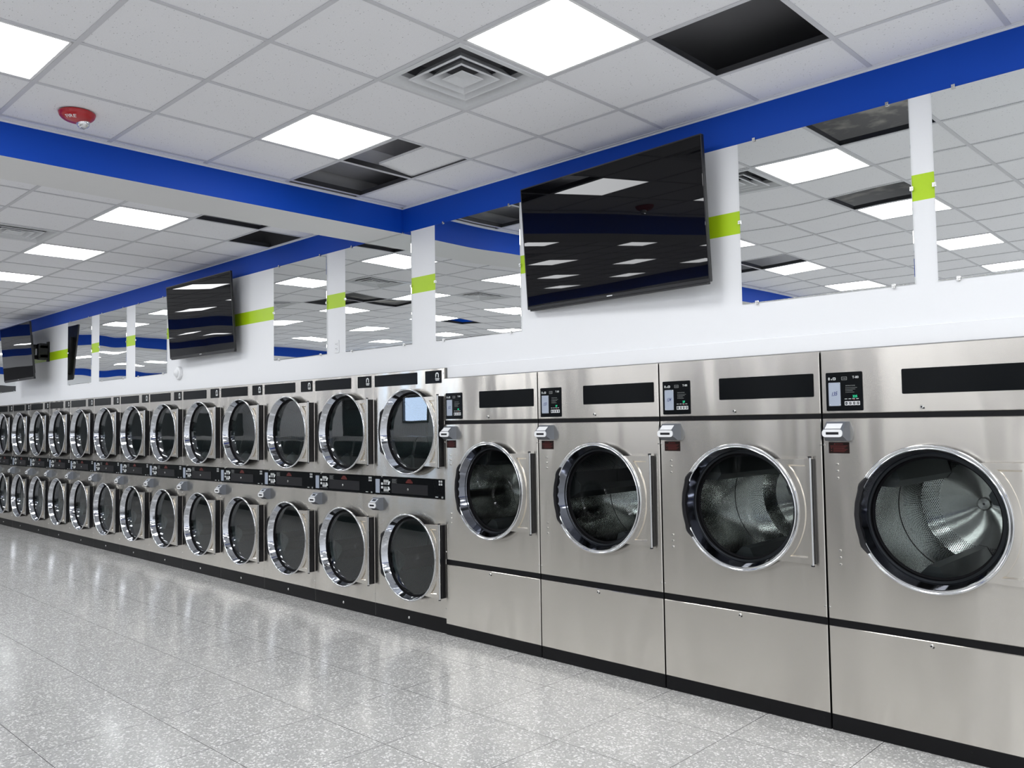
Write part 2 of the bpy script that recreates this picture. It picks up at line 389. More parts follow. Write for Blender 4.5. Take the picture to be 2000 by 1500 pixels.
# front wall (behind the camera) with shop windows
WIN = [(-12.55, -11.2, 1.64, 2.42)]
ADDED_DOORS = [(-15.2, -13.6), (-10.3, -8.7), (-7.6, -6.0), (-4.6, -2.6), (-1.6, -.6), (1.2, 1.9)]
OPEN = sorted([q for q in WIN] + [(a, c, 0, 2.45) for a, c in ADDED_DOORS])
b = MB(); xs = XL
for i, (a, c, z0, z1) in enumerate(OPEN):
    b.face([(a, YF, 0), (xs, YF, 0), (xs, YF, ZB), (a, YF, ZB)], 0)
    if z0 > 0: b.face([(c, YF, 0), (a, YF, 0), (a, YF, z0), (c, YF, z0)], 0)
    b.face([(c, YF, z1), (a, YF, z1), (a, YF, ZB), (c, YF, ZB)], 0); xs = c
b.face([(XR, YF, 0), (xs, YF, 0), (xs, YF, ZB), (XR, YF, ZB)], 0)
b.face([(XR, YF, ZB), (XL, YF, ZB), (XL, YF, H + .9), (XR, YF, H + .9)], 1)
struct(b, 'wall_front', ['wall', 'blue'], smooth=False)
for i, (a, c, z0, z1) in enumerate(WIN):
    b = MB()
    for q in ((a, a + .06, z0, z1), (c - .06, c, z0, z1), (a, c, z0, z0 + .06), (a, c, z1 - .06, z1)):
        b.box(q[0], q[1], YF - .06, YF + .03, q[2], q[3])
    w = struct(b, 'window_%d' % (i + 1), 'frame')
    g = MB(); g.box(a, c, YF - .02, YF - .012, z0, z1); g.build('pane', 'winglass', w)

for i, (a, c) in enumerate(ADDED_DOORS):       # dark doors added out of view to give the steel dark reflected bands
    b = MB()
    for q in ((a, a + .07, 0, 2.45), (c - .07, c, 0, 2.45), (a, c, 0, .12), (a, c, 2.38, 2.45)): b.box(q[0], q[1], YF - .05, YF + .03, q[2], q[3])
    w = struct(b, 'door_%d' % (i + 1), 'frame')
    g = MB(); g.box(a + .05, c - .05, YF - .02, YF - .008, .1, 2.4); g.build('pane', 'tinted', w)
    g = MB(); g.tube((c - .14, YF + .05, .9), (c - .14, YF + .05, 1.3), .012); g.build('handle', 'chrome', w)

# ------------------------------------------------------------------ ceiling grid
GX, GY = 1.9856, -.4641
zones = [(-.525, XR, GX), (-11.5, -1.02, -1.965), (XL, -12.0, -1.965)]
BEAMS = [(-1.02, -.525), (-12.0, -11.5)]
LIGHT_COLS = [.157, 1.9856, 3.8144, 5.6432, -.157 * 0 + 7.472] + [-2.5746 - 1.8288 * i for i in range(10)]
light_cells, holes, vents = set(), set(), set()
LROWS = [1 + 3 * i for i in range(5)]      # row index: cell y from GY-(r+1)T to GY-rT
def cell(zone, x, y):                       # indices of the cell with this point
    return (zone, math.floor((x - zones[zone][2]) / T), math.floor((GY - y) / T))
def rect_of(c):
    z, i, j = c; ox = zones[z][2]
    x0, x1 = max(ox + i * T, zones[z][0]), min(ox + (i + 1) * T, zones[z][1])
    y1, y0 = min(GY - j * T, 0), max(GY - (j + 1) * T, YF)
    return x0, x1, y0, y1
for r in LROWS:
    y = GY - (r + .5) * T
    if y < YF + .5: continue
    for x in LIGHT_COLS:
        xc = x + T / 2
        for z, (a, c, _) in enumerate(zones):
            if a + .1 < xc < c - .1: light_cells.add(cell(z, xc, y))
for z, x, y in ((0, 2.9, -.75), (0, .46, -.75), (0, -.14, -.75), (0, -.49, -.75), (0, 2.3, -2.6), (0, .46, -4.4), (0, -.14, -4.4),
                (1, -1.66, -.75), (1, -2.27, -.2), (1, -4.7, -2.6), (1, -5.3, -2.6), (1, -4.7, -3.2), (1, -5.9, -5.6)):
    holes.add(cell(z, x, y))
for z, x, y in ((0, 1.68, -1.38), (1, -3.48, -2.0), (1, -3.48, -3.8), (1, -5.9, -2.0)): vents.add(cell(z, x, y))
holes -= light_cells
b = MB(); g = MB()
for z, (xa, xb, ox) in enumerate(zones):
    i0, i1 = math.floor((xa - ox) / T), math.ceil((xb - ox) / T)
    for i in range(i0, i1):
        for j in range(-1, math.ceil((GY - YF) / T)):
            c = (z, i, j); x0, x1, y0, y1 = rect_of(c)
            if x1 - x0 < .01 or y1 - y0 < .01 or c in light_cells or c in holes or c in vents: continue
            b.box(x0 + .005, x1 - .005, y0 + .005, y1 - .005, H + .003, H + .018)
        if xa + .02 < ox + i * T < xb - .02:
            x = ox + i * T; g.box(x - .012, x + .012, YF, 0, H - .001, H + .002); g.box(x - .001, x + .001, YF, 0, H + .002, H + .040, 1)
    for j in range(0, math.ceil((GY - YF) / T)):
        y = GY - j * T
        if y > YF + .02: g.box(xa, xb, y - .012, y + .012, H - .0012, H + .002); g.box(xa, xb, y - .001, y + .001, H + .002, H + .036, 1)
struct(b, 'ceiling', 'tile', smooth=False)
struct(g, 'trim_2', ['bar', 'web'], smooth=False)
b = MB()                                   # white wall angles round every bay
for xa, xb, ox in zones:
    b.box(xa, xb, -.022, 0, H - .002, H + .002); b.box(xa, xb, -.003, 0, H - .012, H - .002)
    b.box(xa, xa + .022, YF, 0, H - .002, H + .002); b.box(xb - .022, xb, YF, 0, H - .002, H + .002)
    b.box(xa, xa + .003, YF, 0, H - .012, H - .002); b.box(xb - .003, xb, YF, 0, H - .012, H - .002)
    b.box(xa, xb, YF, YF + .022, H - .002, H + .002)
struct(b, 'trim_3', 'angle', smooth=False)
for i, (xa, xb) in enumerate(BEAMS):
    b = MB()
    b.face([(xa, YF, ZB), (xb, YF, ZB), (xb, 0, ZB), (xa, 0, ZB)][::-1], 1)
    for z0, z1, m in ((ZB, H + .004, 0), (H + .004, H + .9, 2)):
        b.face([(xb, YF, z0), (xb, 0, z0), (xb, 0, z1), (xb, YF, z1)], m); b.face([(xa, 0, z0), (xa, YF, z0), (xa, YF, z1), (xa, 0, z1)], m)
    struct(b, 'ceiling_beam', ['blue', 'soffit', 'board'], smooth=False)
b = MB(); b.face([(XL, YF, H + .9), (XL, 1.5, H + .9), (XR, 1.5, H + .9), (XR, YF, H + .9)]); struct(b, 'roof_deck', 'deck')
# ducts in the void
b = MB(); b.box(-.50, .14, -1.6, -.02, H + .14, H + .42); tag(b.build('ceiling_air_duct', 'galv'), 'grey sheet metal duct seen above the open ceiling bay beside the beam', 'duct')
b = MB(); b.tube((.27, -1.02, H + .34), (1.7, -.62, H + .30), .10, 20); tag(b.build('ceiling_hose_duct', 'insul'), 'dark wrapped flexible duct above the half open ceiling bay by the light', 'duct')
b = MB(); b.box(-2.56, -1.1, -.9, -.05, H + .16, H + .40); tag(b.build('ceiling_air_duct', 'galv'), 'grey sheet metal duct above the open ceiling bay left of the beam', 'duct')
b = MB(); b.box(2.3, 3.6, -.78, -.05, H + .20, H + .45); tag(b.build('ceiling_air_duct', 'ductdark'), 'dark duct in the large open ceiling bay above the wall mirrors', 'duct')
# loose tile lying half across its bay
b = MB(); b.box(0, .602, 0, .31, 0, .016)
o = b.build('loose_ceiling_tile', 'tile', loc=(.1605, -.755, H + .042)); o.rotation_euler = (radians(-5), 0, 0)
tag(o, 'loose white ceiling tile pushed half aside in its bay beside the light', 'ceiling tile')

# lights
def make_light():
    r = empty('ceiling_light', (0, 0, 0), 'x', 'ceiling light')
    h = T / 2 - .013; f = MB()
    for q in ((-h, h, -h, -h + .014), (-h, h, h - .014, h), (-h, -h + .014, -h, h), (h - .014, h, -h, h)): f.box(q[0], q[1], q[2], q[3], -.001, .02)
    f.build('frame', 'lampframe', r, smooth=False)
    d = MB(); k = h - .012; d.face([(-k, -k, .002), (-k, k, .002), (k, k, .002), (k, -k, .002)]); d.build('diffuser', 'lamp', r)
    return r
named = {(.46, 1): 'square white ceiling light beside the half open ceiling bay', (2.29, 1): 'large square white ceiling light next to the square air vent',
         (.46, 4): 'square white ceiling light at the upper left corner behind the fire alarm',
         (-2.27, 1): 'square white ceiling light beyond the blue beam, nearest the beam', (-4.10, 1): 'square white ceiling light beyond the blue beam, second from the beam',
         (-5.93, 1): 'square white ceiling light beyond the blue beam, third from the beam at the photo edge'}
proto = make_light(); first = True
for c in sorted(light_cells):
    x0, x1, y0, y1 = rect_of(c); x, y = (x0 + x1) / 2, (y0 + y1) / 2
    o = proto if first else copy_tree(proto); first = False
    o.location = (x, y, H)
    lab = None
    for (nx, nr), t in named.items():
        if abs(nx - x) < .2 and nr == c[2]: lab = t
    o['label'] = lab or 'square white ceiling light seen only as a reflection in the mirrors and screens'
    o['group'] = 'square ceiling lights'

# vents
def make_vent():
    r = empty('air_vent', (0, 0, 0), 'x', 'air vent', 'square ceiling vents')
    def ring(mb, prof, m=0):
        for (r0, z0), (r1, z1) in zip(prof, prof[1:]):
            for k in range(4):
                a0, a1 = pi / 4 + k * pi / 2, pi / 4 + (k + 1) * pi / 2; s2 = 2 ** .5
                mb.face([(s2 * r0 * cos(a0), s2 * r0 * sin(a0), z0), (s2 * r1 * cos(a0), s2 * r1 * sin(a0), z1), (s2 * r1 * cos(a1), s2 * r1 * sin(a1), z1), (s2 * r0 * cos(a1), s2 * r0 * sin(a1), z0)], m)
    b = MB(); ring(b, [(.292, .004), (.292, -.004), (.262, -.004), (.235, .030), (.235, .055)]); b.build('frame', 'vent', r, smooth=False)
    for R in (.198, .136):
        b = MB(); ring(b, [(R, -.002), (R - .006, -.006), (R - .014, -.004), (R - .054, .046), (R - .054, .049), (R - .012, .001), (R, .000)]); b.build('louver', 'vent', r, smooth=False)
    b = MB(); ring(b, [(.076, .0), (.072, -.004), (.060, -.003), (.030, .018), (.0005, .018)]); b.build('centre_plate', 'vent', r, smooth=False)
    b = MB(); ring(b, [(.236, .05), (.236, .12), (.14, .16), (.0005, .16)]); b.build('neck', 'ventdark', r, smooth=False)
    return r
vlab = ['square white louvred ceiling vent beside the large ceiling light', 'square white louvred ceiling vent beyond the blue beam at the left photo edge']
proto = make_vent()
for i, c in enumerate(sorted(vents, key=lambda q: (q[0], q[2], -q[1]))):
    x0, x1, y0, y1 = rect_of(c); o = proto if i == 0 else copy_tree(proto)
    o.location = ((x0 + x1) / 2, (y0 + y1) / 2, H)
    main = c[0] == 0; near = c[0] == 1 and abs((x0 + x1) / 2 + 3.48) < .1 and y0 > -2.5
    o['label'] = vlab[0] if main else vlab[1] if near else 'square white louvred ceiling vent seen only in the wall mirrors'

# fire alarm
r = empty('ceiling_fire_alarm', (-.135, -2.60, H - .001), 'red domed fire alarm with clear strobe on the ceiling', 'fire alarm')
b = MB(); dome = [(.092 * cos(radians(a)), -.008 - .046 * sin(radians(a))) for a in range(0, 91, 9)]
b.lathe_z([(.092, 0), (.094, -.006)] + dome[:-1] + [(.0005, -.054)], 0, 0, 48); b.build('dome', 'alarm', r)
b = MB(); b.lathe_z([(.034, -.044), (.033, -.060), (.026, -.071), (.014, -.076), (.0005, -.077)], .004, .030, 28)
b.box(-.012, .02, .018, .042, -.080, -.074); b.build('strobe', 'lens', r)
b = MB(); vs, fs = text_geo('FIRE', 'CENTER'); P = []
for vx, vy in vs:                      # letters wrapped round the side of the dome that faces away from the wall
    a = -.80 + vx * .034 / .072; rr = .060 + vy * .027
    el = math.acos(min(1, rr / .092)); P.append((rr * cos(a), rr * sin(a), -.0088 - .046 * sin(el) - .0006))
b.idx(P, fs); b.build('lettering', 'white', r, smooth=False)

# ------------------------------------------------------------------ mirrors
def make_mirror(x0, x1, label, skip=()):
    r = empty('wall_mirror', ((x0 + x1) / 2, 0, 2.206), label, 'mirror', 'square frameless mirrors on the back wall')
    w = (x1 - x0) / 2; h = .9035
    b = MB(); b.panel(-w, w, 0, h, -.008, .0075, 0, .002); b.build('glass', 'mirror', r)
    for cx, cz in ((-w + .10, h), (w - .10, h), (-w + .09, 0), (w - .10, 0), (-w, .46), (w, .46)):
        c = MB(); c.box(cx - .008, cx + .008, -.014, -.0005, cz - .010, cz + .010); c.disc(cx, cz, .005, -.018, -.013, 10); c.build('clip', 'bolt', r)
    return r
ML = [(-11.45, -10.545, 'wall mirror behind the farthest screen at the left photo edge'),
      (-8.16, -7.245, 'wall mirror just right of the swung out far screen, reflecting it'),
      (-6.967, -6.062, 'middle wall mirror of the far group of three'),
      (-5.785, -4.884, 'wall mirror of the far group of three, next to the middle screen'),
      (-2.505, -1.602, 'wall mirror right of the middle screen, with the wall outlet beside it'),
      (-1.315, -.412, 'wall mirror under the blue beam where it meets the wall'),
      (-.124, .780, 'wall mirror left of the large nearest screen'),
      (2.462, 3.375, 'wall mirror right of the large nearest screen'),
      (3.476, 4.385, 'wall mirror cut off by the right photo edge')]
for q in ML: make_mirror(*q)

# ------------------------------------------------------------------ screens
def make_tv(label, c, yaw, pit, w, arm):
    hh = w * .565
    r = empty('tv', c, label, 'tv', 'flat black screens on the back wall')
    nrm = Vector((sin(yaw), -cos(yaw), 0)); rt = Vector((cos(yaw), sin(yaw), 0)); up = Vector((0, 0, 1)) * cos(pit) + nrm * sin(pit); n2 = rt.cross(up)
    r.rotation_euler = Matrix((rt, -n2, up)).transposed().to_euler()      # local -y faces the room
    b = MB(); b.rounded(-w / 2, w / 2, -hh / 2, hh / 2, .006, 0, .022); b.rounded(-w / 2 + .02, w / 2 - .02, -hh / 2 - .012, -hh / 2 + .02, .004, .004, .03); b.build('frame', 'tvbody', r)
    b = MB(); b.panel(-w / 2 + .008, w / 2 - .008, -hh / 2 + .018, hh / 2 - .008, -.0015, .003, 0, .001); b.build('screen', 'screen', r)
    b = MB(); b.rounded(-w * .42, w * .42, -hh * .42, hh * .28, .03, .022, .062); b.build('back_housing', 'tvbody', r)
    b = MB(); b.box(-.022, .022, -.0012, .0, -hh / 2 + .006, -hh / 2 + .012); b.box(w / 2 - .075, w / 2 - .035, -.0012, .0, -hh / 2 + .022, -hh / 2 + .027); b.build('logo', 'print', r)
    return r
TV = [('large black flat screen nearest the camera, on the wall between mirrors', (1.615, -.125, 2.746), -.058, .064, 1.46),
      ('middle black flat screen on the wall, left of the blue beam', (-3.811, -.140, 2.745), .018, .0625, 1.43),
      ('farthest black flat screen, swung out from the wall at the left photo edge', (-9.449, -.311, 2.744), -.006, .080, 1.4725)]
for i, t in enumerate(TV):
    make_tv(*t, arm=i == 2)
    x, y, z = t[1]
    mo = empty('tv_mount', (x, 0, z), ['black wall bracket hidden behind the large nearest screen', 'black wall bracket hidden behind the middle screen', 'black swing arm bracket holding the farthest screen'][i], 'tv bracket')
    b = MB(); px = .46 if i == 2 else 0
    b.box(px - .04, px + .04, -.022, -.001, -.15, .15); b.build('wall_plate', 'mount', mo)
    yb = y + .078; b = MB()
    b.box(px - .03, px + .03, yb * .62, -.02, .05, .09); b.box(px - .03, px + .03, yb * .62, -.02, -.09, -.05); b.box(px - .035, px + .035, yb * .66, yb * .55, -.11, .11); b.build('arm', 'mount', mo)
    b = MB(); b.box(-.16, px + .06, yb, yb + .03 if i == 2 else yb * .64, -.06, .06); b.build('tilt_head', 'mount', mo)
    if i == 2:
        b = MB(); b.box(px - .10, px + .03, -.13, -.024, -.12, .12); b.box(px - .16, px - .10, yb + .03, -.05, -.11, -.05); b.box(px - .16, px - .10, yb + .03, -.05, .05, .11); b.build('hinge_block', 'mount', mo)

# small wall fittings
r = empty('wall_sensor', (-4.565, 0, 2.19), 'small round white sensor on the wall below the middle screen', 'sensor')
b = MB(); b.lathe([(.075, -.001), (.075, -.018), (.068, -.028), (.045, -.034)], 0, 0, 40); b.lathe([(.045, -.034), (.045, -.042), (.03, -.058), (.0005, -.064)], 0, 0, 40); b.build('housing', 'white', r)
b = MB(); b.rounded(-.125, -.075, .005, .05, .006, -.02, -.001); b.build('junction_cap', 'white', r)
r = empty('wall_outlet', (-1.457, 0, 2.262), 'small white wall outlet between two mirrors left of the beam', 'outlet')
b = MB(); b.rounded(-.036, .036, -.056, .056, .006, -.006, -.0005); b.build('cover_plate', 'white', r)
b = MB()
for s in (-1, 1): b.rounded(-.016, .016, s * .02 - .014, s * .02 + .014, .006, -.009, -.005); b.box(-.007, -.004, -.0095, -.0088, s * .02 - .004, s * .02 + .006, 1); b.box(.004, .007, -.0095, -.0088, s * .02 - .004, s * .02 + .006, 1)
b.build('sockets', ['white', 'black'], r)

# ------------------------------------------------------------------ dryer pieces
def door_assembly(parent, cx, cz, R, dep, rod_x, hz, n, small):
    """round door: chrome lip, dark gasket, glass, black pull on the left and steel hinge plate on the right"""
    d = MB()
    if small:
        prof = [(R - .008, .0), (R - .008, -dep * .80), (R - .002, -dep * .82), (R, -dep * .86), (R, -dep * .95), (R - .004, -dep), (R - .010, -dep), (R - .013, -dep + .005), (R - .026, -.010), (R - .031, -.004), (R - .036, -.005), (R - .044, .004)]
        ms = [1, 1, 0, 0, 0, 0, 0, 2, 1, 1, 1]
    else:
        prof = [(R - .008, .0), (R - .008, -dep * .74), (R - .002, -dep * .76), (R, -dep * .80), (R, -dep * .94), (R - .004, -dep), (R - .008, -dep), (R - .011, -dep + .004), (R - .017, -dep + .004), (R - .021, -dep + .001), (R - .025, -dep + .006), (R - .046, .030), (R - .052, .036), (R - .058, .034), (R - .068, .044)]
        ms = [1, 1, 0, 0, 0, 0, 0, 0, 0, 0, 2, 1, 1, 1]
    d.lathe(prof, 0, 0, n, 0, ms=ms)
    door = d.build('door', ['chrome', 'rubber', 'chromedark' if small else 'gun'], parent, loc=(cx, 0, cz), angle=60)
    yg = prof[-1][1]; rg = prof[-1][0] + .002
    g = MB(); g.lathe([(rg, yg - .001), (rg * .75, yg - .0014), (rg * .4, yg - .0018), (.0005, yg - .002)], 0, 0, n); g.build('door_glass', 'glasss' if small else 'glass', door, angle=80)
    # pull handle: black block hugging the left of the lip, with chamfered ends
    h = MB(); A = [147, 151, 154, 157, 160, 170, 180, 190, 200, 203, 206, 209, 213]; k = len(A); ro = [-.008, .006, .016, .013, .003, .002, .002, .002, .003, .013, .016, .006, -.008]; V = []
    ro = [e + .009 for e in ro] if small else [e * .5 - .001 for e in ro]
    yf = -dep * 1.0
    for a, e in zip(A, ro):
        ri = R - ((.010 if 155 < a < 205 else .014) if small else (.028 if 155 < a < 205 else .022))
        for rr, y in ((ri, yf + .020), (ri + .004, yf - .003), (R + e - (.012 if small else .008), yf - .006), (R + e, yf - .001), (R + e, -.012), (R - .014, -.012)):
            V.append((rr * cos(radians(a)), y, rr * sin(radians(a))))
    F = [(i * 6 + j, i * 6 + (j + 1) % 6, (i + 1) * 6 + (j + 1) % 6, (i + 1) * 6 + j) for i in range(k - 1) for j in range(6)] + [tuple(range(5, -1, -1)), tuple((k - 1) * 6 + j for j in range(6))]
    h.idx(V, F); h.build('handle', 'black', door, angle=30)
    # hinge plate
    p = MB(); am = math.asin(hz / R) if hz < R else radians(52); na = 16; rx = rod_x - cx
    arc = [(-am + 2 * am * i / na) for i in range(na + 1)]
    ri = R - .004; y0, y1 = (-dep * .92, -dep * .60) if small else (-dep * .80, -dep * .45)
    inn = [(ri * cos(a), ri * sin(a)) for a in arc]
    out = [(rx, -hz + 2 * hz * i / na) for i in range(na + 1)]
    am2 = am * .80; arc2 = [(-am2 + 2 * am2 * i / na) for i in range(na + 1)]; zi = hz - .030
    # raised border, recessed field
    rin = [((R + .030) * cos(a), (R + .030) * sin(a)) for a in arc2]
    rin = [(x, max(-zi, min(zi, z))) for x, z in rin]; rout = [(rx - .022, -zi + 2 * zi * i / na) for i in range(na + 1)]
    loop_o = inn + out[::-1]; loop_i = rin + rout[::-1]; k = len(loop_o)
    loop_m = [(x + (sum(q[0] for q in loop_i) / k - x) * .035, z * .965) for x, z in loop_i]
    V = [(x, y0, z) for x, z in loop_o] + [(x, y0, z) for x, z in loop_i] + [(x, y0 + .008, z) for x, z in loop_m] + [(x, y1, z) for x, z in loop_o]
    F = []
    for i in range(k):
        j = (i + 1) % k; F += [(i, j, k + j, k + i), (k + i, k + j, 2 * k + j, 2 * k + i), (3 * k + i, 3 * k + j, j, i)]
    m2 = na + 1
    for i in range(na): F.append((2 * k + i, 2 * k + i + 1, 2 * k + k - 2 - i, 2 * k + k - 1 - i))
    p.idx(V, F); hp = p.build('hinge_plate', 'steel', door, angle=30)
    q = MB(); q.tube((rx, (y0 + y1) / 2, -hz - .006), (rx, (y0 + y1) / 2, hz + .006), .008 if small else .0075, 16, 0)
    q.tube((rx, (y0 + y1) / 2, hz + .006), (rx, (y0 + y1) / 2, hz + .014), .0095, 14, 1); q.tube((rx, (y0 + y1) / 2, -hz - .012), (rx, (y0 + y1) / 2, -hz - .006), .0095, 14, 1)
    q.build('hinge_pin', ['chrome', 'black'], door)
    q = MB(); q.box(rx - .004, rx + .010, y1 - .002, -.001, -hz, hz)
    for zz in (-.6, -.1, .1, .6): q.disc(rx + .003, zz * hz, .004, y1 - .006, y1 - .001, 8, 1)
    q.build('hinge_bracket', ['black', 'bolt'], door)
    return door

def drum_assembly(parent, cx, cz, r, depth, big, rot):
    f0 = .05; n = 72; d = MB()
    ms = [1, 0, 2, 0] + ([3, 3, 3, 2] if big else [1, 1])
    prof = [(r - .055, .012), (r, f0), (r, depth * .60), (r - .003, depth * .605), (r, depth)]
    prof += [(r * .72, depth - .012), (r * .35, depth - .03), (.05, depth - .055), (.034, depth - .06)] if big else [(r * .7, depth - .01), (.05, depth - .03)]
    # order: bulkhead, front band, seam, rear band, back
    d.lathe([prof[0], prof[1]], 0, 0, n, 1); d.lathe(prof[1:3], 0, 0, n, 0); d.lathe(prof[2:4], 0, 0, n, 2); d.lathe(prof[3:5], 0, 0, n, 0)
    d.lathe(prof[4:6], 0, 0, n, 0); d.lathe(prof[5:], 0, 0, n, 3 if big else 0)
    dm = d.build('drum', ['perf' if big else 'perfs', 'drumdark', 'inside', 'drum'], parent, loc=(cx, 0, cz), drum=True, angle=50)
    h = MB(); h.lathe([(.036, depth - .055), (.036, depth - .082), (.030, depth - .088), (.006, depth - .088)], 0, 0, 24); h.lathe([(.006, depth - .0881), (.0005, depth - .0881)], 0, 0, 12, 1); h.build('hub', ['drum', 'black'], dm)
    for a in (142, 262, 22):
        q = MB(); hw = radians(15); prof3 = []
        for aa, rr in ((-hw, r - .001), (-hw * .35, r - .105), (hw * .35, r - .105), (hw, r - .001)):
            t = radians(a) + aa; prof3.append((rr * cos(t), rr * sin(t)))
        V = [(x, y, z) for y in (.10, depth - .02) for x, z in prof3]
        q.idx(V, [(0, 1, 5, 4), (1, 2, 6, 5), (2, 3, 7, 6), (0, 3, 2, 1), (4, 5, 6, 7)]); q.build('lifter', 'drumdark', dm, smooth=False)
    dm.rotation_euler = (0, rot, 0)
    return dm

def coin_box(parent, x0, x1, z0, z1, small):
    w, h = x1 - x0, z1 - z0; b = MB(); dp = .070 if not small else .072; t = .008
    prof = [(0, 0), (-.030, 0), (-.048, .14 * h), (-dp + .006, .22 * h), (-dp + .006, .58 * h), (-.024, h), (0, h)]   # y, z
    V = []; ins = [0, .004, .008, .010, .008, .012, 0]
    for s in (0, 1):
        for (y, z), e in zip(prof, ins): V.append((e if s == 0 else w - e, y, z))
    k = len(prof); F = [(i, i + k, (i + 1) % k + k, (i + 1) % k) for i in range(k)] + [tuple(range(k)), tuple(range(2 * k - 1, k - 1, -1))]
    F = [tuple(reversed(f)) for f in F]
    b.idx(V, F); o = b.build('coin_box', 'greybox', parent, loc=(x0, 0, z0), angle=25)
    e = MB(); e.rounded(.006, w - .012, .20 * h, .60 * h, .17 * h, -dp, -dp + .008); e.build('bezel', 'white', o)
    e = MB(); e.box(.026, w - .030, -dp - .0008, -dp + .002, .33 * h, .46 * h); e.build('coin_slot', 'black', o)
    e = MB(); p0, p1 = Vector((-dp + .006, .62 * h)), Vector((-.024, .97 * h)); dr = (p1 - p0); nn = Vector((-dr.y, dr.x)).normalized() if -dr.y < 0 else Vector((dr.y, -dr.x)).normalized()
    def sl(u, v, off): q = p0 + dr * v + nn * off; return (u, q.x, q.y)
    e.face([sl(.018, .02, .001), sl(w - .022, .02, .001), sl(w - .022, .92, .001), sl(.018, .92, .001)], 0)
    if small: e.face([sl(.026, .18, .0018), sl(w - .030, .18, .0018), sl(w - .030, .78, .0018), sl(.026, .78, .0018)], 1); e.face([sl(.034, .34, .0024), sl(w - .038, .34, .0024), sl(w - .038, .62, .0024), sl(.034, .62, .0024)], 2)
    e.build('card_window', ['white', 'plate', 'black'], o, smooth=False)
    return o

def lock(mb, x, z, y, m0, m1, r=.009):
    mb.disc(x, z, r, y - .006, y, 18, m0); mb.disc(x, z, r * .45, y - .0075, y - .005, 12, m1); mb.box(x + r * .5, x + r * 1.3, y - .004, y, z - r * 1.0, z - r * .2, m1)

